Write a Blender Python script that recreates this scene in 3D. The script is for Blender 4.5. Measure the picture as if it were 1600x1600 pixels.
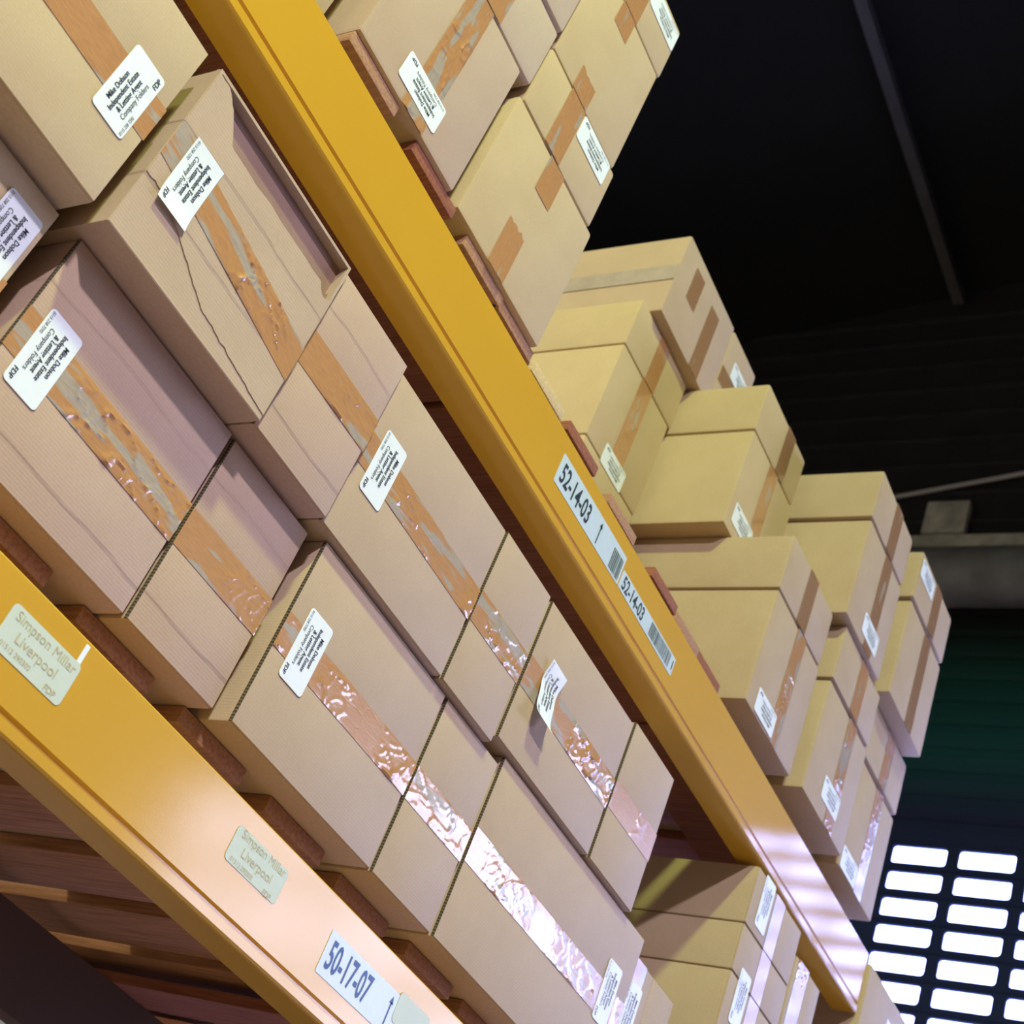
import bpy, bmesh, math, random
from mathutils import Vector, Matrix, noise
C = bpy.context.scene.collection
for o in list(bpy.data.objects): bpy.data.objects.remove(o)
R = math.radians
CZ = 1.65                      # camera height; all z below given relative to it are lifted by CZ

# ---------------------------------------------------------------- camera
cam = bpy.data.cameras.new('camera'); co = bpy.data.objects.new('camera', cam); C.objects.link(co)
mr = Vector((0.42407993, -0.8401591, 0.33806641)); md = Vector((0.66139232, 0.03232172, -0.74934338)); mf = Vector((0.61864078, 0.54137601, 0.56938177))
m3 = Matrix((mr, -md, -mf)).transposed()
co.matrix_world = Matrix.Translation((0, -1.2, CZ)) @ m3.to_4x4()
cam.sensor_width = 36; cam.lens = 2379.0 / 1600 * 36; cam.clip_start = .05
cam.dof.use_dof = True; cam.dof.focus_distance = 1.9; cam.dof.aperture_fstop = 9.0
bpy.context.scene.camera = co

# ---------------------------------------------------------------- world, lamps, exposure
sc = bpy.context.scene
sc.view_settings.view_transform = 'Standard'; sc.view_settings.look = 'None'
sc.view_settings.exposure = 0.0; sc.view_settings.gamma = 1
w = bpy.data.worlds.new('world'); sc.world = w; w.use_nodes = True
bg = w.node_tree.nodes['Background']; bg.inputs[0].default_value = (.36, .42, 1, 1); bg.inputs[1].default_value = 13
def lamp(name, loc, power, col, size, target=None):
    l = bpy.data.lights.new(name, 'AREA'); l.energy = power; l.color = col; l.shape = 'DISK'; l.size = size
    o = bpy.data.objects.new(name, l); C.objects.link(o); o.location = loc
    if target:
        d = Vector(target) - Vector(loc); o.rotation_euler = d.to_track_quat('-Z', 'Y').to_euler()
    return o
lamp('high_bay_light', (-1.2, -2.3, CZ + 5.6), 355, (.80, 1, .36), .40)
lamp('high_bay_light', (-3.5, -4.5, CZ + 4.9), 820, (.92, .83, 1), .45)
lamp('high_bay_light', (-1.0, 3.6, CZ + 4.6), 190, (1, .88, .6), .45)     # unseen lamp added in the next aisle to brighten the pallet board gaps

# ---------------------------------------------------------------- materials
def nodes(name):
    m = bpy.data.materials.new(name); m.use_nodes = True
    nt = m.node_tree; return m, nt, nt.nodes['Principled BSDF']
def N(nt, t, **k):
    n = nt.nodes.new(t)
    for a, b in k.items(): setattr(n, a, b)
    return n
def coord(nt, scale=(1, 1, 1), rot=(0, 0, 0)):
    tc = N(nt, 'ShaderNodeTexCoord'); mp = N(nt, 'ShaderNodeMapping')
    mp.inputs['Scale'].default_value = scale; mp.inputs['Rotation'].default_value = rot
    nt.links.new(tc.outputs['Object'], mp.inputs[0]); return mp.outputs[0]
def ramp(nt, src, stops):
    r = N(nt, 'ShaderNodeValToRGB'); nt.links.new(src, r.inputs[0])
    el = r.color_ramp.elements
    while len(el) < len(stops): el.new(.5)
    for e, (p, c) in zip(el, stops): e.position = p; e.color = (*c, 1)
    return r.outputs[0]
def noise_tex(nt, vec, scale, detail=4, rough=.55):
    n = N(nt, 'ShaderNodeTexNoise'); n.inputs['Scale'].default_value = scale; n.inputs['Detail'].default_value = detail
    n.inputs['Roughness'].default_value = rough; nt.links.new(vec, n.inputs['Vector']); return n.outputs['Fac']
def bump(nt, p, h, strength, dist, nrm=None):
    b = N(nt, 'ShaderNodeBump'); b.inputs['Strength'].default_value = strength; b.inputs['Distance'].default_value = dist
    nt.links.new(h, b.inputs['Height'])
    if nrm: nt.links.new(nrm, b.inputs['Normal'])
    if p: nt.links.new(b.outputs[0], p.inputs['Normal'])
    return b.outputs[0]
def plain(name, col, rough=.6, metal=0, n=0, ns=30, **k):
    m, nt, p = nodes(name); p.inputs['Roughness'].default_value = rough; p.inputs['Metallic'].default_value = metal
    v = coord(nt); f = noise_tex(nt, v, ns)
    c2 = tuple(c * (1 - n) for c in col); nt.links.new(ramp(nt, f, [(.3, c2), (.7, col)]), p.inputs['Base Color'])
    for a, b in k.items(): p.inputs[a.replace('_', ' ')].default_value = b
    return m
def mix(a, b, t): return tuple(x * (1 - t) + y * t for x, y in zip(a, b))
def card(name, col, ribs=.5, creases=()):
    """kraft board: faint mottling, fibre grain and the ribs of the fluting telegraphing through"""
    m, nt, p = nodes(name)
    v = coord(nt)
    big = noise_tex(nt, v, 9, 3); fine = noise_tex(nt, coord(nt, (60, 60, 320)), 3, 4)
    c = ramp(nt, big, [(.25, mix(col, (0, 0, 0), .07)), (.75, mix(col, (1, .95, .8), .05))])
    mx = N(nt, 'ShaderNodeMix', data_type='RGBA', blend_type='MULTIPLY'); mx.inputs[0].default_value = 1
    nt.links.new(c, mx.inputs[6]); nt.links.new(ramp(nt, fine, [(.3, (.90, .89, .88)), (.7, (1, 1, 1))]), mx.inputs[7])
    nt.links.new(mx.outputs[2], p.inputs['Base Color'])
    p.inputs['Roughness'].default_value = .62; p.inputs['Specular IOR Level'].default_value = .35
    wv = N(nt, 'ShaderNodeTexWave', wave_type='BANDS', bands_direction='Z'); wv.inputs['Scale'].default_value = 75; wv.inputs['Distortion'].default_value = .6
    wv.inputs['Detail'].default_value = 1; nt.links.new(v, wv.inputs[0])
    b1 = bump(nt, None, wv.outputs['Fac'], ribs * .3, .0004)
    b1 = bump(nt, None, big, .35, .004, b1)
    # long handling creases at fixed heights above the foot of the carton
    sep = N(nt, 'ShaderNodeSeparateXYZ'); nt.links.new(v, sep.inputs[0]); wob = noise_tex(nt, v, 7, 3)
    for h in creases:
        a = N(nt, 'ShaderNodeMath', operation='MULTIPLY_ADD'); a.inputs[1].default_value = .03; a.inputs[2].default_value = -h - .015; nt.links.new(wob, a.inputs[0])
        b = N(nt, 'ShaderNodeMath', operation='ADD'); nt.links.new(sep.outputs[2], b.inputs[0]); nt.links.new(a.outputs[0], b.inputs[1])
        q = N(nt, 'ShaderNodeMapRange', interpolation_type='SMOOTHSTEP'); q.inputs[1].default_value = -.0035; q.inputs[2].default_value = .0035; nt.links.new(b.outputs[0], q.inputs[0])
        b1 = bump(nt, None, q.outputs[0], .65, .0016, b1)
    nt.links.new(b1, p.inputs['Normal'])
    return m
KR = {
 'tan':   card('kraft_tan', (.55, .41, .28), .5),
 'pink':  card('kraft_rose', (.55, .39, .28), .9, (.035, .205)),
 'torn': card('kraft_creased', (.55, .41, .28), .9, (.075, .17)),
 'straw': card('kraft_straw', (.60, .46, .26), .45),
 'pale':  card('kraft_pale', (.60, .475, .32), .3),
 'plain': card('kraft_smooth', (.52, .39, .245), .15),
}
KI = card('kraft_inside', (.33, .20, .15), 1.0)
def edge_mat():
    m, nt, p = nodes('cut_board_edge')
    wv = N(nt, 'ShaderNodeTexWave', wave_type='BANDS', bands_direction='Z'); wv.inputs['Scale'].default_value = 70; wv.inputs['Distortion'].default_value = 2.5
    nt.links.new(coord(nt), wv.inputs[0])
    nt.links.new(ramp(nt, wv.outputs['Fac'], [(.2, (.04, .028, .015)), (.8, (.15, .11, .055))]), p.inputs['Base Color'])
    p.inputs['Roughness'].default_value = .9; return m
EDGE = edge_mat()
def tape_mat(name, clear_bias, brown=(.53, .275, .115)):
    # UV: x runs along the tape in metres, y across it
    m, nt, p = nodes(name)
    uv = N(nt, 'ShaderNodeUVMap'); mp = N(nt, 'ShaderNodeMapping'); mp.inputs['Scale'].default_value = (5, 26, 1); nt.links.new(uv.outputs[0], mp.inputs[0])
    f = noise_tex(nt, mp.outputs[0], 1.6, 2)
    c = ramp(nt, f, [(clear_bias - .03, (.45, .38, .30)), (clear_bias + .01, brown)])
    mp2 = N(nt, 'ShaderNodeMapping'); mp2.inputs['Scale'].default_value = (60, 400, 1); nt.links.new(uv.outputs[0], mp2.inputs[0])
    g = noise_tex(nt, mp2.outputs[0], 1, 3); mx = N(nt, 'ShaderNodeMix', data_type='RGBA', blend_type='MULTIPLY'); mx.inputs[0].default_value = 1
    nt.links.new(c, mx.inputs[6]); nt.links.new(ramp(nt, g, [(.35, (.88, .87, .86)), (.6, (1, 1, 1))]), mx.inputs[7])
    nt.links.new(mx.outputs[2], p.inputs['Base Color'])
    p.inputs['Roughness'].default_value = .3; p.inputs['Coat Weight'].default_value = .8; p.inputs['Coat Roughness'].default_value = .1
    mp3 = N(nt, 'ShaderNodeMapping'); mp3.inputs['Scale'].default_value = (26, 60, 1); mp3.inputs['Rotation'].default_value = (0, 0, .5); nt.links.new(uv.outputs[0], mp3.inputs[0])
    vo = N(nt, 'ShaderNodeTexVoronoi', feature='DISTANCE_TO_EDGE'); vo.inputs['Scale'].default_value = 1; nt.links.new(mp3.outputs[0], vo.inputs['Vector'])
    cr = N(nt, 'ShaderNodeMapRange'); cr.inputs[1].default_value = 0; cr.inputs[2].default_value = .07; nt.links.new(vo.outputs['Distance'], cr.inputs[0])
    b1 = bump(nt, None, cr.outputs[0], .12, .0007)
    bump(nt, p, g, .25, .0008, b1)
    return m
TAPE = tape_mat('packing_tape', .38); TAPEC = tape_mat('packing_tape_loose', .47)
TAPEB = tape_mat('packing_tape_dark', .33, (.36, .20, .10)); CLEAR = plain('clear_tape', (.50, .42, .36), .12, n=.15)
LABEL = plain('label_paper', (.86, .93, .94), .45, n=.04, ns=20)
INK = plain('black_ink', (.02, .035, .045), .5); INKG = plain('grey_ink', (.33, .38, .40), .5)
BLUE = plain('blue_ink', (.03, .09, .30), .5); GOLD = plain('faded_gold_ink', (.50, .46, .27), .5)
FADE = plain('faded_label_paper', (.62, .70, .57), .5, n=.04); WHITE = plain('location_label_paper', (.60, .72, .78), .35, n=.05, ns=60)
# painted steel
def paint(name, col, rough=.2, wear=.6, coat=.7):
    m, nt, p = nodes(name); v = coord(nt)
    sp = noise_tex(nt, v, 230, 5, .7); big = noise_tex(nt, v, 2.2, 4)
    c = ramp(nt, big, [(.3, mix(col, (0, 0, 0), .08)), (.7, col)])
    mx = N(nt, 'ShaderNodeMix', data_type='RGBA'); nt.links.new(c, mx.inputs[6]); mx.inputs[7].default_value = (.16, .12, .05, 1)
    nt.links.new(ramp(nt, sp, [(.70, (0, 0, 0)), (.76, (wear, wear, wear))]), mx.inputs[0])
    nt.links.new(mx.outputs[2], p.inputs['Base Color'])
    p.inputs['Roughness'].default_value = .6; p.inputs['Specular IOR Level'].default_value = .25; p.inputs['Coat Weight'].default_value = coat
    nt.links.new(ramp(nt, big, [(.3, (rough * .8,) * 3), (.7, (rough * 1.3,) * 3)]), p.inputs['Coat Roughness'])
    bb = bump(nt, p, noise_tex(nt, v, 300, 2), .10, .0006)
    nt.links.new(bb, p.inputs['Coat Normal'])
    return m
YEL = paint('yellow_beam_paint', (.66, .365, .018), .11); ORG = paint('orange_beam_paint', (.66, .365, .018), .04, coat=1)
REARP = plain('rear_beam_shade_brown', (.085, .045, .018), .85); POST = paint('orange_post_paint', (.62, .22, .02), .25)  # shadow on the rear beams is put into their dark brown colour
def wood(name, a, b):
    m, nt, p = nodes(name)
    n1 = noise_tex(nt, coord(nt, (70, 3, 70)), 2.5, 5, .6)
    nt.links.new(ramp(nt, n1, [(.3, a), (.7, b)]), p.inputs['Base Color']); p.inputs['Roughness'].default_value = .8
    bump(nt, p, n1, .5, .002); return m
WD = [wood('red_stained_wood', (.20, .065, .03), (.36, .13, .065)), wood('weathered_wood', (.30, .15, .08), (.50, .28, .15)), wood('pale_new_wood', (.52, .38, .18), (.70, .55, .30)), wood('brown_wood', (.27, .115, .045), (.46, .235, .11))]
GREY = plain('galvanised_steel', (.35, .36, .36), .4, .6, n=.25)
CREAM = plain('dirty_cream_paint', (.80, .82, .70), .7, n=.45, ns=9)
DARKP = plain('dark_steel_paint', (.045, .045, .05), .6, n=.3, ns=6)
def slat_mat():
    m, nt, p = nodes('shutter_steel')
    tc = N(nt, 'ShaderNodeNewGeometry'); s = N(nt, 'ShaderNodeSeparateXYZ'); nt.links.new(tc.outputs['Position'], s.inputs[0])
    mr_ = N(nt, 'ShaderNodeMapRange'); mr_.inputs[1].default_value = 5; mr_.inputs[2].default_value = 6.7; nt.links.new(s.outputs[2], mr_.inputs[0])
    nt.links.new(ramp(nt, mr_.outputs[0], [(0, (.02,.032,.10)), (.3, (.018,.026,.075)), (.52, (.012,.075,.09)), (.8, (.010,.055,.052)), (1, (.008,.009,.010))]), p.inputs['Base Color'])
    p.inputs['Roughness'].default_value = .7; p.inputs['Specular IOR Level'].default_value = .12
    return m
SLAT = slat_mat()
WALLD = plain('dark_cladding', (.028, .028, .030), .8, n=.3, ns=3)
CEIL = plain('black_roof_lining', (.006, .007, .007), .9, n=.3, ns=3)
WALLB = plain('cream_block_wall', (.62, .56, .40), .8, n=.1, ns=8)
FLOOR = plain('concrete_floor', (.21, .15, .11), .7, n=.25, ns=2)
m, nt, p = nodes('added_window_glow'); WIN = m
p.inputs['Base Color'].default_value = (.8, .85, .9, 1); p.inputs['Emission Color'].default_value = (.70, .68, 1, 1); p.inputs['Emission Strength'].default_value = 17  # emissive pane out of view, added for cool light and glare on the beams

# ---------------------------------------------------------------- mesh helpers
def box(bm, x0, x1, y0, y1, z0, z1, bev=0):
    vs = [bm.verts.new((x, y, z)) for x in (x0, x1) for y in (y0, y1) for z in (z0, z1)]
    F = [(0, 1, 3, 2), (4, 6, 7, 5), (0, 4, 5, 1), (2, 3, 7, 6), (0, 2, 6, 4), (1, 5, 7, 3)]
    fs = [bm.faces.new([vs[i] for i in f]) for f in F]
    if bev:
        es = list({e for f in fs for e in f.edges})
        bmesh.ops.bevel(bm, geom=es, offset=bev, segments=2, affect='EDGES', profile=.6)
def shade(me, ang=35):
    for p_ in me.polygons: p_.use_smooth = True
    try: me.set_sharp_from_angle(angle=R(ang))
    except Exception: pass
def obj(name, bm, mat, parent=None, off=(0, 0, 0), smooth=True):
    """bm is in world space; it is shifted by -off so that it sits right under its parent"""
    bmesh.ops.recalc_face_normals(bm, faces=bm.faces)
    bmesh.ops.translate(bm, verts=bm.verts, vec=-Vector(off))
    me = bpy.data.meshes.new(name); bm.to_mesh(me); bm.free()
    if smooth: shade(me)
    me.materials.append(mat)
    o = bpy.data.objects.new(name, me); C.objects.link(o)
    if parent: o.parent = parent
    return o
def empty(name, loc, label, cat, group=None, rz=0):
    o = bpy.data.objects.new(name, None); C.objects.link(o); o.location = loc; o.rotation_euler = (0, 0, rz); o.empty_display_size = .05
    o['label'] = label; o['category'] = cat
    if group: o['group'] = group
    return o
def structure(name, bm, mat, smooth=False):
    o = obj(name, bm, mat, smooth=smooth); o['kind'] = 'structure'; return o
def solid(name, args, mat, parent=None, off=(0, 0, 0), bev=0):
    bm = bmesh.new(); box(bm, *args, bev); return obj(name, bm, mat, parent, off)
def text_verts(s, size, sx=1.0, bold=False):
    cu = bpy.data.curves.new('t', 'FONT'); cu.body = s; cu.size = size; cu.align_x = 'LEFT'; cu.resolution_u = 3
    if bold: cu.offset = size * .018
    o = bpy.data.objects.new('t', cu); C.objects.link(o); bpy.context.view_layer.update()
    dg = bpy.context.evaluated_depsgraph_get(); me = bpy.data.meshes.new_from_object(o.evaluated_get(dg))
    vs = [(v.co.x * sx, v.co.y) for v in me.vertices]; fs = [tuple(p_.vertices) for p_ in me.polygons]
    bpy.data.objects.remove(o); bpy.data.curves.remove(cu); bpy.data.meshes.remove(me)
    return vs, fs
def plate_fn(cx, cz, y, rot=0, bend=None):
    """maps plate coordinates (u right, v up, h out) to world on a face looking to -Y"""
    c, s = math.cos(rot), math.sin(rot)
    def f(u, v, h=0):
        if bend: h += bend(u, v)
        return Vector((cx + u * c - v * s, y - h, cz + u * s + v * c))
    return f
def plate(bm, f, wd, ht, th=.0004, r=.006, nu=1, nv=1):
    if nu > 1 or nv > 1:
        g = [[bm.verts.new(f(-wd / 2 + wd * i / nu, -ht / 2 + ht * j / nv, th)) for j in range(nv + 1)] for i in range(nu + 1)]
        for i in range(nu):
            for j in range(nv): bm.faces.new((g[i][j], g[i + 1][j], g[i + 1][j + 1], g[i][j + 1]))
        return
    pts = []
    for cx, cz, a0 in ((wd / 2 - r, ht / 2 - r, 0), (-wd / 2 + r, ht / 2 - r, 90), (-wd / 2 + r, -ht / 2 + r, 180), (wd / 2 - r, -ht / 2 + r, 270)):
        for k in range(4):
            a = R(a0 + 30 * k); pts.append((cx + r * math.cos(a), cz + r * math.sin(a)))
    top = [bm.verts.new(f(u, v, th)) for u, v in pts]; bot = [bm.verts.new(f(u, v, 0)) for u, v in pts]
    bm.faces.new(top)
    for i in range(len(pts)):
        j = (i + 1) % len(pts); bm.faces.new((top[i], bot[i], bot[j], top[j]))
def put_text(bm, f, lines, h):
    """lines: (string, size, x, y, squeeze, bold)"""
    for s, size, x, y, sx, bold in lines:
        vs, fs = text_verts(s, size, sx, bold)
        bv = [bm.verts.new(f(x + a, y + b, h)) for a, b in vs]
        for q in fs:
            try: bm.faces.new([bv[i] for i in q])
            except ValueError: pass

# ---------------------------------------------------------------- the building
X0, X1, Y0, Y1 = -7.5, 6.5, -7.5, 4.5
bm = bmesh.new(); box(bm, X0, X1 + .2, Y0, Y1, -.2, 0); structure('floor', bm, FLOOR)
def roof(y): return CZ + 7.49 - (y - 3.22) * .177
bm = bmesh.new()
v = [bm.verts.new(q) for q in [(X0, Y0 - .2, roof(Y0 - .2)), (X1 + .2, Y0 - .2, roof(Y0 - .2)), (X1 + .2, Y1 + .2, roof(Y1 + .2)), (X0, Y1 + .2, roof(Y1 + .2))]]
v2 = [bm.verts.new(q.co + Vector((0, 0, .2))) for q in v]
bm.faces.new(v); bm.faces.new(v2)
for i in range(4): bm.faces.new((v[i], v[(i + 1) % 4], v2[(i + 1) % 4], v2[i]))
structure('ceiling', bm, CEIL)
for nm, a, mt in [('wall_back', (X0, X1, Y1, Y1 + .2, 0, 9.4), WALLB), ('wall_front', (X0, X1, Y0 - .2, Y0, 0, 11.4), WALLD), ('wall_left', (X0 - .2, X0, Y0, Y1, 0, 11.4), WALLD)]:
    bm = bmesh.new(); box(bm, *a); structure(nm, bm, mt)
SY0, SY1, SZ1 = -2.62, 1.66, CZ + 5.45            # shutter opening
WY0, WY1, WZ0, WZ1 = -6.1, -3.0, CZ + 1.9, CZ + 3.75    # opening for the added, unseen glowing window
bm = bmesh.new()
for a in [(Y0, WY0, 0, 11.4), (WY0, WY1, 0, WZ0), (WY0, WY1, WZ1, 11.4), (WY1, SY0, 0, 11.4), (SY0, SY1, SZ1, 11.4), (SY1, Y1, 0, 9.9)]:
    box(bm, X1, X1 + .2, a[0], a[1], a[2], a[3])
structure('wall_right', bm, WALLD)
bm = bmesh.new(); box(bm, X1 + .08, X1 + .10, WY0, WY1, WZ0, WZ1); win = structure('added_window_1', bm, WIN)
bm = bmesh.new()
for k in range(5):
    y = WY0 + (WY1 - WY0) * k / 4; box(bm, X1 + .03, X1 + .08, y - .03, y + .03, WZ0, WZ1)
for k in range(4):
    z = WZ0 + (WZ1 - WZ0) * k / 3; box(bm, X1 + .03, X1 + .08, WY0, WY1, z - .03, z + .03)
fr = obj('added_window_frame', bm, DARKP, smooth=False); fr.parent = win
# cladding ribs on the end wall
bm = bmesh.new()
for k in range(9):
    z = CZ + 5.75 + k * .22; box(bm, X1 - .02, X1, SY0 - 1, 3.6, z, z + .025)
structure('trim_1', bm, DARKP)
# purlin under the roof, running with the racks
bm = bmesh.new(); zp = roof(1.67); box(bm, X0, 6.45, 1.655, 1.685, zp - .14, zp - .03); box(bm, X0, 6.45, 1.635, 1.705, zp - .15, zp - .14)
structure('trim_2', bm, plain('purlin_grey', (.10, .10, .10), .6, n=.3, ns=5))
# end wall fittings
t = empty('roller_shutter', (X1, .0, 0), 'steel roller shutter with rows of bright rectangular slots closing the end wall', 'shutter')
off = (X1, 0, 0)
pit, z_top = .1420, CZ + 3.6725
def slat_bm(z0, z1, slots):
    bm = bmesh.new(); x = X1 + .02
    if not slots:
        prof = [(x + .004, z0 - .012), (x - .012, z0 + .02), (x - .016, (z0 + z1) / 2), (x - .012, z1 - .02), (x, z1 - .004)]
        a = [bm.verts.new((px, SY0, pz)) for px, pz in prof]; b = [bm.verts.new((px, SY1, pz)) for px, pz in prof]
        for i in range(4): bm.faces.new((a[i], b[i], b[i + 1], a[i + 1]))
        bm.faces.new((a[0], a[4], b[4], b[0])); return bm
    ys = []; k = 0
    while True:
        ye = 1.328 - k * .3265
        if ye - .265 < SY0 + .04: break
        ys.append((ye - .265, ye)); k += 1
    lo, hi = z_top - .092, z_top
    lo += z0 - slat_z0; hi += z0 - slat_z0
    y = SY1
    cuts = [SY1] + [ (ys[i][0] + ys[i + 1][1]) / 2 for i in range(len(ys) - 1)] + [SY0]
    for i, (a, b) in enumerate(ys):
        c1, c0 = cuts[i], cuts[i + 1]; r = .016
        outer = [(c1, z1 - .003), (c0, z1 - .003), (c0, z0), (c1, z0)]
        corners = [(b - r, hi - r, 0), (a + r, hi - r, 90), (a + r, lo + r, 180), (b - r, lo + r, 270)]
        inner = [[(cy + r * math.cos(R(a0 + 22.5 * q)), cz + r * math.sin(R(a0 + 22.5 * q))) for q in range(5)] for cy, cz, a0 in corners]
        for xx in (x - .008, x + .008):
            ov = [bm.verts.new((xx, p_, q_)) for p_, q_ in outer]; iv = [[bm.verts.new((xx, p_, q_)) for p_, q_ in arc] for arc in inner]
            for j in range(4):
                for q in range(4): bm.faces.new((ov[j], iv[j][q], iv[j][q + 1]))
                j2 = (j + 1) % 4; bm.faces.new((ov[j], iv[j][4], iv[j2][0], ov[j2]))
        fl = [p_ for arc in inner for p_ in arc]
        fa = [bm.verts.new((x - .008, p_, q_)) for p_, q_ in fl]; fb = [bm.verts.new((x + .008, p_, q_)) for p_, q_ in fl]
        for j in range(len(fl)): j2 = (j + 1) % len(fl); bm.faces.new((fa[j], fb[j], fb[j2], fa[j2]))
        box(bm, x - .014, x + .002, c0, c1, z0 - .006, z0 + .008)
    return bm
slat_z0 = z_top - .092 - .025
k = 0
z = slat_z0
while z > .06:
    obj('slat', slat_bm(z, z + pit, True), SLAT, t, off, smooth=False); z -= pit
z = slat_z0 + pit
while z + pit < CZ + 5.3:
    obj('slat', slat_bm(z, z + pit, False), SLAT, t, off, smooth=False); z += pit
bm = bmesh.new()
zc, rr = CZ + 5.28, .17
ring = [[bm.verts.new((X1 - .10 + rr * math.cos(R(a)), y, zc + rr * math.sin(R(a)))) for a in range(0, 360, 15)] for y in (SY0, SY1 + .4)]
for i in range(24): bm.faces.new((ring[0][i], ring[1][i], ring[1][(i + 1) % 24], ring[0][(i + 1) % 24]))
bm.faces.new(ring[0]); bm.faces.new(ring[1])
obj('drum', bm, plain('drum_grey', (.26, .27, .29), .6, n=.4, ns=5), t, off)
for y in (SY0 - .06, SY1): solid('guide_rail', (X1 - .05, X1 + .0, y, y + .07, 0, CZ + 5.1), DARKP, t, off)
o = solid('steel_beam', (X1 - .12, X1 - .01, SY0 - 1, 2.3, CZ + 5.475, CZ + 5.575), CREAM, bev=.006); o['label'] = 'dirty cream steel beam across the end wall above the shutter drum'; o['category'] = 'beam'
o = solid('wall_plate', (X1 - .07, X1 - .01, 1.30, 1.545, CZ + 5.635, CZ + 5.875), CREAM, bev=.008); o['label'] = 'square cream metal plate on the dark end wall above the beam'; o['category'] = 'plate'
def rod(name, a, b, r, mat, parent=None, off=(0, 0, 0)):
    a, b = Vector(a), Vector(b); d = (b - a); q = d.to_track_quat('Z', 'Y').to_matrix().to_4x4()
    bm = bmesh.new(); bmesh.ops.create_cone(bm, cap_ends=True, segments=12, radius1=r, radius2=r, depth=d.length)
    bmesh.ops.transform(bm, matrix=Matrix.Translation((a + b) / 2) @ q, verts=bm.verts); return obj(name, bm, mat, parent, off)
o = rod('conduit', (X1 - .05, 2.1, CZ + 5.87), (X1 - .05, -.9, CZ + 6.47), .014, plain('pale_conduit', (.6, .6, .6), .5)); o['label'] = 'thin pale grey conduit sloping up across the dark end wall'; o['category'] = 'conduit'

# ---------------------------------------------------------------- rack
def beam(name, ztop, zgr, zbot, x0, x1, label, mat):
    root = empty(name, (x0, 0, CZ + zbot), label, 'shelf beam', 'yellow pallet rack beams')
    t_ = ztop - .0035
    prof = [(.055, ztop), (.005, ztop), (.0015, t_ + .002), (0, t_), (0, zgr + .004), (.004, zgr + .0015), (.004, zgr - .0015), (-.001, zgr - .004), (-.001, zbot + .004), (.001, zbot + .001), (.004, zbot), (.055, zbot)]
    bm = bmesh.new()
    a = [bm.verts.new((x0, y, CZ + z)) for y, z in prof]; b = [bm.verts.new((x1, y, CZ + z)) for y, z in prof]
    for i in range(len(prof)): j = (i + 1) % len(prof); bm.faces.new((a[i], b[i], b[j], a[j]))
    bm.faces.new(a); bm.faces.new(b)
    obj('rail', bm, mat, root, root.location, smooth=False)
    return root
ub = beam('rack_beam', 1.464, 1.341, 1.321, -.30, 3.086, 'upper yellow rack beam with the 52-14-03 location labels', ORG)
lb = beam('rack_beam', .638, .519, .500, -.30, 3.9, 'lower yellow rack beam with the 50-17-07 label and two faded stickers', YEL)
def rear(zt, zb, label):
    root = empty('rack_beam', (-.3, .775, CZ + zb), label, 'shelf beam', 'rear rack beams')
    bm = bmesh.new(); box(bm, -.3, 3.9, .775, .83, CZ + zb, CZ + zt, .003); obj('rail', bm, REARP, root, root.location)
rear(1.464, 1.33, 'rear rack beam under the back of the upper shelf pallets')
rear(.638, .50, 'rear rack beam under the back of the lower shelf pallets')
def bpt(x, z):   # point on the front of a beam
    return plate_fn(x, CZ + z, -.0002)
def beam_sticker(parent, name, x0, x1, z0, z1, paper, lines, ink, rot=0, bars=None, r=.004, marks=None, lift=.0003):
    f = plate_fn((x0 + x1) / 2, CZ + (z0 + z1) / 2, -lift, rot)
    bm = bmesh.new(); plate(bm, f, x1 - x0, z1 - z0, .0004, r); lab = obj(name, bm, paper, parent, parent.location, smooth=False)
    bm = bmesh.new(); put_text(bm, f, lines, .0008)
    if marks:
        for poly in marks: bm.faces.new([bm.verts.new(f(u, v_, .0008)) for u, v_ in poly])
    if bars:
        random.seed(5); u0, u1, v0, v1 = bars; u = u0
        while u < u1:
            wd = random.choice((.0009, .0016, .0024)); bm.faces.new([bm.verts.new(f(a, b, .0008)) for a, b in ((u, v0), (u + wd, v0), (u + wd, v1), (u, v1))]); u += wd + random.choice((.0011, .0018))
    obj('printed_text', bm, ink, lab, parent.location, smooth=False)
    return lab
def arrow(u, v0, v1, w_=.003):
    return [[(u - w_ / 2, v0), (u + w_ / 2, v0), (u + w_ / 2, v1 - .008), (u - w_ / 2, v1 - .008)], [(u - w_ * 1.6, v1 - .010), (u + w_ * 1.6, v1 - .010), (u, v1)]]
beam_sticker(ub, 'location_label', 1.427, 1.680, 1.377, 1.433, WHITE, [('52-14-03', .050, -.117, -.017, .60, True)], INK, bars=(.084, .120, -.024, .016), marks=arrow(.030, -.022, .020), r=.002)
beam_sticker(ub, 'location_label', 1.684, 1.924, 1.375, 1.410, WHITE, [('52-14-03', .036, -.112, -.012, .70, True), ('1', .026, .108, -.008, .9, True)], INK, rot=-.02, bars=(.010, .100, -.013, .014), r=.002)
beam_sticker(lb, 'location_label', 1.387, 1.585, .545, .600, WHITE, [('50-17-07', .050, -.090, -.016, .56, True)], BLUE, bars=None, marks=arrow(.062, -.022, .020), r=.002)
fl = [('Simpson Millar', .0155, -.044, .011, 1, False), ('Liverpool', .0165, -.032, -.007, 1, False), ('01512 290300', .008, -.045, -.019, 1, False), ('FDP', .010, .025, -.022, 1, True)]
beam_sticker(lb, 'faded_sticker', .763, .869, .5605, .6105, FADE, fl, GOLD, r=.006)
beam_sticker(lb, 'faded_sticker', 1.166, 1.274, .5685, .6115, FADE, fl, GOLD, r=.006)
beam_sticker(lb, 'faded_sticker', 1.560, 1.640, .566, .606, FADE, [], GOLD, r=.006, lift=.0010)
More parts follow.
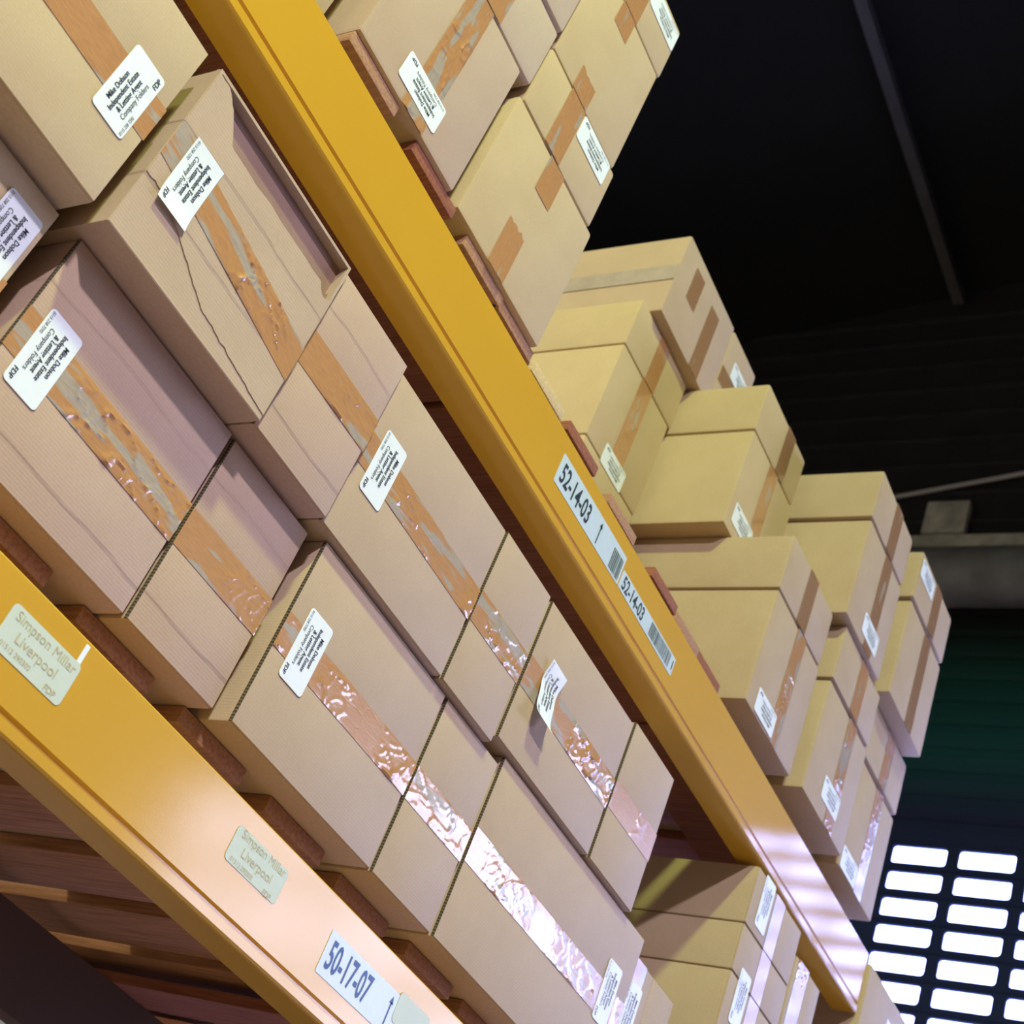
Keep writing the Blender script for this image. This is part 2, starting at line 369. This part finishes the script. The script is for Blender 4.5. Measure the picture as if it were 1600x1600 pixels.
solid('white_tag', (.859, .865, -.0006, -.0002, CZ + .606, CZ + .632), LABEL, lb, lb.location)
# upright posts of the rack
def upright(x, y, zt, label):
    root = empty('rack_upright', (x, y, 0), label, 'rack post', 'rack upright posts')
    bm = bmesh.new(); box(bm, x, x + .09, y, y + .07, .006, zt, .004)
    obj('post', bm, POST, root, root.location); solid('foot_plate', (x - .03, x + .12, y - .03, y + .10, 0, .006), POST, root, root.location)
upright(-.40, -.002, CZ + 3.2, 'orange rack post at the left end of the beams, front')
upright(-.40, .765, CZ + 3.2, 'orange rack post at the left end of the beams, rear')
upright(3.405, .055, CZ + 1.500, 'orange rack post top beside the shutter slots, front')
upright(3.91, .765, CZ + 1.515, 'orange rack post at the far end, rear')

# ---------------------------------------------------------------- pallets
def pallet(x_starts, wd, z0, z1, y0, y1, label, tones, dz=None):
    xa, xb = x_starts[0], x_starts[-1] + wd
    root = empty('pallet', (xa, y0, CZ + z0), label, 'pallet', 'wooden pallets on the rack')
    th = .022
    for i, x in enumerate(x_starts):
        bm = bmesh.new(); random.seed(int(x * 1000)); j = random.uniform(-.004, .006)
        box(bm, x, x + wd, y0 + j, y1, CZ + z1 - th, CZ + z1 - .001, .002); obj('deck_board', bm, WD[tones[i % len(tones)]], root, root.location)
    for y in (y0 + .10, .99):
        solid('stringer', (xa + .01, xb - .01, y, y + .095, CZ + z0 + .001, CZ + z1 - th), WD[0], root, root.location)
    for x in (xa, xb - .10):
        solid('bottom_board', (x, x + .10, y0, y1, CZ + z0, CZ + z0 + .018), WD[0], root, root.location)
    return root
ZL0, ZL1, ZU0, ZU1 = .638, .7296 * .957, 1.464, 1.556
pallet([-.234, -.051, .133, .317, .500, .691], .132, ZL0, ZL1, .063, 1.09, 'reddish pallet under the leftmost lower cartons', [3])
pallet([.878, 1.063, 1.250, 1.435, 1.614, 1.788], .133, ZL0, ZL1, .063, 1.09, 'reddish pallet under the four middle lower cartons', [3])
pallet([2.00, 2.22, 2.45, 2.64, 2.83], .140, ZL0, ZL1, .12, 1.09, 'pallet under the far stack on the lower shelf', [3])
pallet([3.10, 3.29, 3.48, 3.67], .140, ZL0, ZL1, .13, 1.09, 'pallet under the tall carton past the upper beam end', [0])
pallet([.17, .355, .545, .737, .915, 1.085, 1.20], .125, ZU0, ZU1, .048, 1.09, 'pallet under the tall carton stack at the top left', [1, 0, 1, 1, 0, 1])
pallet([1.34, 1.474, 1.652, 1.847, 1.975, 2.092], .115, ZU0, ZU1, .058, 1.09, 'pallet with pale and red boards above the 52-14-03 label', [2, 0, 1, 0, 1, 0])
pallet([2.216, 2.40, 2.59, 2.78, 2.97], .127, ZU0, ZU1, .085, 1.09, 'dark pallet under the far upper carton stacks', [0])

# ---------------------------------------------------------------- cartons
random.seed(3)
def wrinkle(u, v, seed, amp, ln):
    def ridge(a, b, k, w_): return max(0, 1 - abs(noise.noise(Vector((a, b, seed * k)))) / w_)
    patch = max(0, min(1, (noise.noise(Vector((u * 9 + seed * 1.7, 0, seed * 9.2))) + .24) * 5))
    r1 = ridge(u * 16 + seed, v * 46 + u * 8, 2.1, .07); r2 = ridge(u * 40 - v * 42, v * 30 + u * 20, 5.7, .09)
    low = .5 + noise.noise(Vector((u * 14, v * 26, seed + 3)))
    return amp * patch * (.75 * r1 + .5 * r2 + .5 * low)
def tape_strip(root, box_, y, orient, t0, t1, seed, amp, mat, wd=.05, c=.5, name='tape', skew=0, calm=()):
    x0, x1, z0, z1 = box_
    L = (x1 - x0) if orient == 'h' else (z1 - z0)
    a, b = L * t0, L * t1; nn = max(6, int((b - a) / (.0025 if amp > .0008 else .02))); mm = 18 if amp > .0008 else 2
    bm = bmesh.new(); g = []
    for i in range(nn + 1):
        s = a + (b - a) * i / nn; row = []
        for j in range(mm + 1):
            q = -wd / 2 + wd * j / mm
            sj = s + (.006 * noise.noise(Vector((q * 120, seed, i > nn / 2))) if (i == 0 and t0 > 0) or (i == nn and t1 < 1) else 0)
            h = .0006 + max(0, wrinkle(s, q, seed, amp, L)) * (1 if 0 < j < mm else .3)
            for cu in calm: h = .0006 + (h - .0006) * max(0, min(1, (abs(s - cu[0]) - cu[1]) / .012))
            if orient == 'h': P = (x0 + sj, y - h, z0 + (z1 - z0) * c + q + skew * (s - L / 2))
            else: P = (x0 + (x1 - x0) * c + q + skew * (s - L / 2), y - h, z0 + sj)
            row.append(bm.verts.new(P))
        g.append(row)
    uvl = bm.loops.layers.uv.new('UVMap')
    for i in range(nn):
        for j in range(mm):
            fc = bm.faces.new((g[i][j], g[i + 1][j], g[i + 1][j + 1], g[i][j + 1]))
            for lp, (a_, b_) in zip(fc.loops, ((i, j), (i + 1, j), (i + 1, j + 1), (i, j + 1))): lp[uvl].uv = (a + (b - a) * a_ / nn + seed * 3, wd * b_ / mm + seed)
    o = obj(name, bm, mat, root, root.location); o['label'] = 'brown packing tape' if mat is not TAPEC else 'crumpled clear and brown packing tape'
    return o
ADDR = [('Mike Dobson', .0088, -.030, .0115, .92, True), ('Independent Estate', .0088, -.038, .0030, .92, True), ('& Letting Agent', .0088, -.030, -.0055, .92, True), ('Company Folders', .0088, -.032, -.0140, .92, False),
        ('0115 258 7292', .0055, -.047, -.0225, .9, False), ('FDP', .0085, .030, -.0215, 1, True)]
def label_part(root, y, cx, cz, rot, wd=.105, ht=.053, bend=None, name='address_label', text=True):
    f = plate_fn(cx, cz, y - .0009, rot, bend)
    bm = bmesh.new()
    if bend: plate(bm, f, wd, ht, .0004, nu=14, nv=8)
    else: plate(bm, f, wd, ht, .0004, r=.005)
    lab = obj(name, bm, LABEL, root, root.location, smooth=bool(bend)); lab['label'] = 'white address label'
    if text:
        bm = bmesh.new(); put_text(bm, f, ADDR, .0008); obj('printed_text', bm, INK, lab, root.location, smooth=False)
    return lab
GA, GB, GC, GU, GF = 'lower row of cartons on the lower shelf', 'upper row of cartons on the lower shelf', 'far stack of cartons on the lower shelf', 'cartons on the upper shelf, near stack', 'cartons on the upper shelf, far stacks'
KL = .957
def carton(x0, x1, y, z0, z1, depth, tone, label, group, tape=None, lab=None, flaps='h', yaw=0, body=None, front=True, hero=False):
    k = KL if group in (GA, GB) else 1.0
    x0, x1, z0, z1, y = x0 * k, x1 * k, z0 * k, z1 * k, (y + 1.2) * k - 1.2
    lab = [(l_[0] * k, l_[1] * k) + tuple(l_[2:]) for l_ in (lab or [])]
    g = .0013 if group in (GA, GB) else .0016; x0 += g; x1 -= g; z0 += CZ + .0004; z1 += CZ - g
    root = empty('carton', ((x0 + x1) / 2, y, z0), label, 'cardboard box', group, 0)
    mt = KR[tone]; ft = .003
    bm = bmesh.new(); box(bm, x0, x1, y + (0 if flaps == 'n' else ft), y + depth, z0, z1, .007 if flaps == 'n' else .0035); obj('body', bm, mt, root, root.location)
    e = .0012
    if flaps == 'h':
        zm = z0 + (z1 - z0) * .5
        fl = [(x0 + e, x1 - e, z0 + e, zm - .0012), (x0 + e, x1 - e, zm + .0012, z1 - e)]
    elif flaps == 'v':
        xm = (x0 + x1) / 2
        fl = [(x0 + e, xm - .0008, z0 + e, z1 - e), (xm + .0008, x1 - e, z0 + e, z1 - e)]
    elif flaps == 'n': fl = []
    for a in fl: solid('flap', (a[0], a[1], y, y + ft + .001, a[2], a[3]), mt, root, root.location, .0014)
    if k < 1:      # raw fluted ends of the flaps
        bm = bmesh.new(); box(bm, x0 - .0006, x0 + e + .0001, y + .0003, y + .0045, z0 + e, z1 - e)
        o_ = obj('cut_edge', bm, EDGE, root, root.location, smooth=False); o_['label'] = 'dark fluted board edge'
    for tp in (tape or []):
        d = dict(o='h', t0=0, t1=1, amp=.0005, mat=TAPE, seed=round((x0 * 7 + z0 * 13) % 9, 2), wd=.05, c=.5, skew=0); d.update(tp)
        tape_strip(root, (x0, x1, z0, z1), y, d['o'], d['t0'], d['t1'], d['seed'], d['amp'], d['mat'], d['wd'] * k, d['c'], skew=d['skew'],
                   calm=[((l_[0] - x0, .032) if d['o'] == 'h' else (CZ + l_[1] - z0, .032)) for l_ in (lab or [])])
    for lb_ in (lab or []):
        label_part(root, y, lb_[0], CZ + lb_[1], lb_[2], .105 * k, .053 * k, bend=lb_[3] if len(lb_) > 3 else None)
    if yaw: root.rotation_euler.z = yaw
    return root
CW, CCW = -math.pi / 2, math.pi / 2
H = lambda **k: dict(o='h', **k); V = lambda **k: dict(o='v', **k)
# lower shelf, lower row
sA = 1.28 / 1.2
carton(.22, .596, .08, .7296, 1.006, .74, 'straw', 'carton cut by the left picture edge, lower row, its address label half out of frame', GA, [H(wd=.055, amp=.001)], [(.560, .925, CW)])
carton(.628, .938, .08, .7296, 1.009, .74, 'pink', 'carton with crumpled tape and an address label, lower row above the first faded sticker', GA, [H(wd=.058, amp=.0028, mat=TAPEC, skew=-.02)], [(.635 * sA, .814 * sA, CW)])
carton(.942, 1.120, .08, .7296, 1.007, .74, 'pink', 'narrow unlabelled carton, lower row, left of the long one with label', GA, [H(wd=.055, amp=.0018)])
carton(1.139, 1.482, .066, .7296, 1.0125, .74, 'tan', 'labelled carton with shiny creased tape in the middle of the lower row', GA, [H(wd=.052, amp=.0022)], [(1.122 * sA, .820 * sA, CW)])
carton(1.486, 1.657, .066, .7296, 1.0125, .74, 'tan', 'narrow carton with white glare on its tape, middle of the lower row', GA, [H(wd=.052, amp=.0012, mat=TAPEC)])
carton(1.661, 2.232, .064, .7296, 1.030, .74, 'tan', 'widest carton of the lower row, long silvery tape and a label at its right end', GA, [H(wd=.056, amp=.0014, mat=TAPEC)], [(2.163, .895, CW)], flaps='h')
carton(2.237, 2.442, .086, .7296, 1.012, .74, 'plain', 'carton at the bottom edge of the picture, label right after the widest carton', GA, [V(t0=0, t1=1, wd=.05, c=.22)], [(2.288, .918, CW)], flaps='v')
# lower shelf, upper row
sB = 1.24 / 1.2
carton(.22, .593, .030, 1.010, 1.282, .70, 'straw', 'straw coloured carton in the top left corner with an upward reading label', GB, [H(wd=.055, amp=.0012, seed=2.2)], [(.531 * 1.025, 1.115 * 1.025, CCW)])
# the torn carton: open strip along its upper edge
def torn_carton():
    x0, x1, y, z0, z1 = .614 * KL, .921 * KL, 1.229 * KL - 1.2, CZ + 1.0104 * KL, CZ + 1.285 * KL
    root = empty('carton', ((x0 + x1) / 2, y, z0), 'carton with a torn flap and dark open strip along its top edge', 'cardboard box', GB)
    mt = KR['torn']; bm = bmesh.new()
    th = .004                                             # open-fronted shell
    box(bm, x0, x1, y, y + .70, z0, z0 + th); box(bm, x0, x1, y, y + .70, z1 - th, z1)
    box(bm, x0, x0 + th, y, y + .70, z0 + th, z1 - th); box(bm, x1 - th, x1, y, y + .70, z0 + th, z1 - th); box(bm, x0 + th, x1 - th, y + .69, y + .70, z0 + th, z1 - th)
    obj('body', bm, mt, root, root.location, smooth=False)
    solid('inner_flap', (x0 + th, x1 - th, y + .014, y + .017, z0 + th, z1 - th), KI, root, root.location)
    Ht = z1 - z0; n = 60; edge = []
    for i in range(n + 1):
        s = i / n; h = .78 + .0 * s + .012 * noise.noise(Vector((s * 9, 1, 4)))
        if s < .22: h = .97 - .19 * max(0, (s - .05) / .17) ** 1.6 + .01 * noise.noise(Vector((s * 40, 3, 1)))
        if s > .90: h = .78 - .045 * math.sin((s - .90) / .10 * 3.1) + .012 * noise.noise(Vector((s * 60, 2, 1)))
        edge.append((x0 + .001 + (x1 - x0 - .002) * s, z0 + Ht * h))
    def panel(lo, hi, dy, name, mat):
        bm = bmesh.new(); fr, bk = [], []
        for i in range(n + 1):
            fr.append([bm.verts.new((lo[i][0], y + dy, lo[i][1])), bm.verts.new((hi[i][0], y + dy, hi[i][1]))])
            bk.append([bm.verts.new((lo[i][0], y + dy + .0035, lo[i][1])), bm.verts.new((hi[i][0], y + dy + .0035, hi[i][1]))])
        for i in range(n):
            bm.faces.new((fr[i][0], fr[i + 1][0], fr[i + 1][1], fr[i][1])); bm.faces.new((bk[i][0], bk[i][1], bk[i + 1][1], bk[i + 1][0]))
            bm.faces.new((fr[i][1], fr[i + 1][1], bk[i + 1][1], bk[i][1])); bm.faces.new((fr[i][0], bk[i][0], bk[i + 1][0], fr[i + 1][0]))
        bm.faces.new((fr[0][0], fr[0][1], bk[0][1], bk[0][0])); bm.faces.new((fr[n][0], bk[n][0], bk[n][1], fr[n][1]))
        return obj(name, bm, mat, root, root.location, smooth=False)
    base = [(q[0], z0 + .001) for q in edge]
    tear = [(q[0], z0 + Ht * ((.31 if i < 8 else .31 - .20 * min(1, (i - 8) / 22) - .08 * max(0, (i - 30) / 30)) + .010 * noise.noise(Vector((i * .5, 8, 2))))) for i, q in enumerate(edge)]
    panel(base, [(q[0], q[1] + .003) for q in tear], -.0006, 'flap', mt)
    panel(tear, edge, -.0018, 'torn_flap', mt)
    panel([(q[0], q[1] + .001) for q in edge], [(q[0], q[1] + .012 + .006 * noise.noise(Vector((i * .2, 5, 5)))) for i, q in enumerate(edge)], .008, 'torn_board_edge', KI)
    tape_strip(root, (x0, x1, z0, z1), y - .0018, 'h', .0, 1, 4.4, .0032, TAPEC, .054, .44, skew=-.16, calm=[(.052, .03)])
    label_part(root, y - .002, .650 * 1.024 * KL, CZ + 1.1085 * 1.024 * KL, CW, .105 * KL, .053 * KL, bend=lambda u, v_: .004 * max(0, (u - .02) / .03) ** 2 + .002 * max(0, (-u - .03) / .03) ** 2)
torn_carton()
carton(.923, 1.098, .040, 1.010, 1.288, .70, 'pink', 'narrow carton with plain brown tape right of the torn carton', GB, [H(wd=.055, amp=.0018, c=.52)])
carton(1.101, 1.440, .0535, 1.0135, 1.287, .70, 'tan', 'wide labelled carton in the middle of the upper row', GB, [H(wd=.054, amp=.0022, mat=TAPEC, c=.49, skew=-.02)], [(1.115 * 1.0375, 1.1085 * 1.0375, CW)])
carton(1.443, 1.604, .0535, 1.0135, 1.291, .70, 'tan', 'narrow carton with a white crumple in its tape, upper row right of centre', GB, [H(wd=.054, amp=.0026, mat=TAPEC, c=.49)])
carton(1.610, 1.953, .0535, 1.0312, 1.290, .70, 'tan', 'carton whose address label has come half loose, near the end of the upper row', GB, [H(wd=.056, amp=.0034, mat=TAPEC, c=.47, skew=-.02)], [(1.6205 * 1.038, 1.1135 * 1.038, CW - .05, lambda u, v_: .004 + .022 * max(0, (u - .012) / .04) ** 2 + .003 * math.sin(u * 90))])
carton(1.957, 2.140, .0535, 1.0312, 1.300, .70, 'tan', 'last narrow carton of the upper row, under the middle of the upper beam', GB, [H(wd=.054, amp=.0014, c=.47)])
# far stack on the lower shelf
c0, c1 = 2.446, 2.707
carton(c0, c1, -.002, ZL1, .96, .50, 'plain', 'bottom carton of the far lower stack, hidden below the frame', GC, flaps='v')
carton(c0, c1, -.002, .9604, 1.0965, .50, 'plain', 'labelled carton third from the top of the far lower stack, at the bottom edge', GC, [V(wd=.05, t0=0, t1=1)], [(2.512 , 1.068, CW)], flaps='v')
carton(c0, c1, -.002, 1.0969, 1.1915, .50, 'plain', 'flat carton second from the top of the far lower stack', GC, [V(wd=.05, t0=0, t1=1)], flaps='v')
carton(c0, c1, -.002, 1.1919, 1.311, .50, 'plain', 'top carton of the far lower stack, tucked under the upper beam, label near its corner', GC, [V(wd=.05, t0=0, t1=1)], [(2.512, 1.262, CW)], flaps='v')
carton(2.711, 2.866, -.002, ZL1, 1.04, .50, 'plain', 'bottom carton of the crumpled tape stack, below the frame', GC, flaps='v')
carton(2.711, 2.866, -.002, 1.0404, 1.264, .50, 'plain', 'carton with crumpled silvery tape at its corner, beside the far lower stack', GC, [V(wd=.06, t0=0, t1=1, amp=.003, mat=TAPEC, c=.3)], flaps='v')
carton(3.094, 3.394, -.008, ZL1 , 1.447, .42, 'plain', 'tall pale carton standing past the end of the upper beam, shutter slots behind it', GC, [V(wd=.045, t0=.55, t1=.93, c=.62)], flaps='n', yaw=0)
# upper shelf, near stack
carton(.20, .712, .085, ZU1, 1.850, .60, 'pale', 'carton mostly hidden behind the upper beam at the top, left of the labelled one', GU, flaps='v')
carton(.735, 1.012, .037, ZU1, 1.853, .60, 'tan', 'upper shelf carton with a long label and creased tape, directly above the beam', GU, [V(wd=.058, amp=.0026, mat=TAPEC, c=.53)], [(.848 * 1.031, 1.558 * 1.031, math.pi)], flaps='n')
carton(1.034, 1.318, .042, ZU1, 1.830, .60, 'straw', 'upper shelf carton with two short tape ends and no label, bottom of the near stack', GU, [V(wd=.050, t0=.0, t1=.37, c=.44, mat=TAPE, amp=.001), V(wd=.05, t0=.70, t1=1, c=.50)], flaps='n')
carton(.730, 1.040, .036, 1.8536, 1.995, .60, 'pale', 'flat pale carton at the top picture edge, on the one with creased tape', GU, [V(wd=.055, c=.55, t0=0, t1=.6)], flaps='n')
carton(1.044, 1.304, .041, 1.8305, 1.972, .60, 'straw', 'flat carton with a label at its right, second in the near stack', GU, [V(wd=.052, c=.40, amp=.0012)], [(1.199 * 1.025, 1.894 * 1.025, math.pi)], flaps='n')
carton(1.046, 1.294, .041, 1.9725, 2.244, .60, 'straw', 'tall straw carton third in the near stack, tape end at its foot and head', GU, [V(wd=.052, c=.40, t0=0, t1=.2, amp=.001), V(wd=.05, c=.45, t0=.78, t1=1)], flaps='n')
carton(1.046, 1.300, .041, 2.2445, 2.389, .60, 'straw', 'top carton of the near stack against the black roof, label at the picture edge', GU, [V(wd=.05, c=.45)], [(1.205 * 1.03, 2.28 * 1.03, math.pi)], flaps='n')
carton(.730, 1.040, .030, 1.9955, 2.27, .60, 'pale', 'carton showing only a sliver at the top edge between two stacks', GU, flaps='n')
# upper shelf, set-back stacks
carton(1.908, 2.172, .374, ZU1, 1.830, .55, 'straw', 'carton hidden behind the upper beam under the set back stack', GF, flaps='n')
carton(1.908, 2.172, .374, 1.8305, 1.972, .55, 'straw', 'flat carton hidden under the labelled set back carton', GF, flaps='n')
carton(1.908, 2.174, .374, 1.9725, 2.2445, .55, 'straw', 'set back carton with a shiny tape line and a white label by the beam', GF, [V(wd=.055, amp=.0012, mat=TAPE)], [(1.555 * 1.31, 1.520 * 1.31, math.pi)], flaps='n')
carton(1.908, 2.184, .374, 2.246, 2.3885, .55, 'straw', 'flat carton on the labelled set back one, pale left side', GF, [V(wd=.05, amp=.0008)], flaps='n')
v3 = carton(1.947, 2.248, .348, 2.3905, 2.650, .55, 'tan', 'topmost set back carton against the black roof, taped along its left side', GF, [V(wd=.05, c=.30, t0=.45, t1=.85, mat=TAPEB), V(wd=.05, c=.66, t0=0, t1=.80, mat=TAPEB)], flaps='n')
bm = bmesh.new(); box(bm, 1.9465, 1.948, .35, .75, CZ + 2.4950, CZ + 2.545); obj('side_tape', bm, CLEAR, v3, v3.location)
carton(2.252, 2.412, .350, 2.3905, 2.650, .55, 'tan', 'narrow top carton with a white label, beside the topmost set back carton', GF, [H(wd=.05, c=.45, mat=TAPEB)], [(2.350, 2.560, math.pi)], flaps='n')
carton(2.197, 2.468, .170, 1.9735, 2.2445, .55, 'straw', 'olive carton with a bright edge, middle of the upper shelf, half hidden', GF, [V(wd=.05, amp=.0006)], [(2.275, 2.025, math.pi)], flaps='n')
carton(2.195, 2.460, .170, 2.246, 2.3885, .50, 'straw', 'flat olive carton on the half hidden one, black roof to its right', GF, [V(wd=.05, mat=TAPEB, c=.62)], flaps='n')
# front stacks on the far pallet
carton(2.247, 2.525, .024, ZU1, 1.8300, .60, 'plain', 'large carton at the foot of the far stacks, label at its bottom corner', GF, [V(wd=.052, amp=.0022, mat=TAPEC, c=.56)], [(2.289 * 1.0225, 1.5535 * 1.0225, math.pi)], flaps='n')
carton(2.243, 2.517, .022, 1.8305, 1.9722, .60, 'plain', 'flat carton on the large one, faint stain on its left side', GF, [V(wd=.052, amp=.0006, mat=TAPEB, c=.5)], flaps='n')
carton(2.556, 2.835, .008, ZU1, 1.8300, .60, 'plain', 'carton with a label low on its front, second along the far pallet', GF, [V(wd=.052, amp=.0018, mat=TAPEC, c=.60)], [(2.702, 1.622, math.pi)], flaps='n')
carton(2.550, 2.822, .002, 1.8305, 1.9722, .60, 'plain', 'flat carton with glare on its tape, under the labelled full height one', GF, [V(wd=.052, amp=.0012, c=.55)], flaps='n')
carton(2.862, 3.125, .026, ZU1, 1.8300, .60, 'plain', 'far end bottom carton with long white tape glare beside the shutter slots', GF, [V(wd=.052, amp=.0012, mat=TAPEC, c=.55)], [(2.925, 1.585, math.pi)], flaps='n')
carton(2.828, 3.112, .018, 1.8305, 1.9722, .60, 'plain', 'flat carton at the far end under the overhanging one', GF, [V(wd=.052, amp=.001, mat=TAPEC, c=.55)], flaps='n')
carton(2.507, 2.764, -.009, 1.9732, 2.2445, .60, 'plain', 'full height carton with a white label midway along its taped front', GF, [V(wd=.052, amp=.0012, mat=TAPEB, c=.58)], [(2.688 * .987, 2.050 * .987, math.pi)], flaps='n')
carton(2.498, 2.756, -.012, 2.246, 2.3885, .60, 'plain', 'flat top carton whose brown side reaches toward the dark roof, above the labelled tall one', GF, [V(wd=.052, mat=TAPEB, c=.55)], flaps='n')
carton(2.800, 3.076, -.024, 1.9732, 2.2445, .60, 'plain', 'rearmost overhanging carton with its dark underside showing', GF, [V(wd=.052, amp=.001, mat=TAPEB, c=.55)], flaps='n')
carton(2.790, 3.066, -.030, 2.246, 2.3885, .60, 'plain', 'rearmost top carton with a white label beside the grey drum', GF, [V(wd=.052, mat=TAPEB, c=.55)], [(2.850, 2.345, math.pi)], flaps='n')
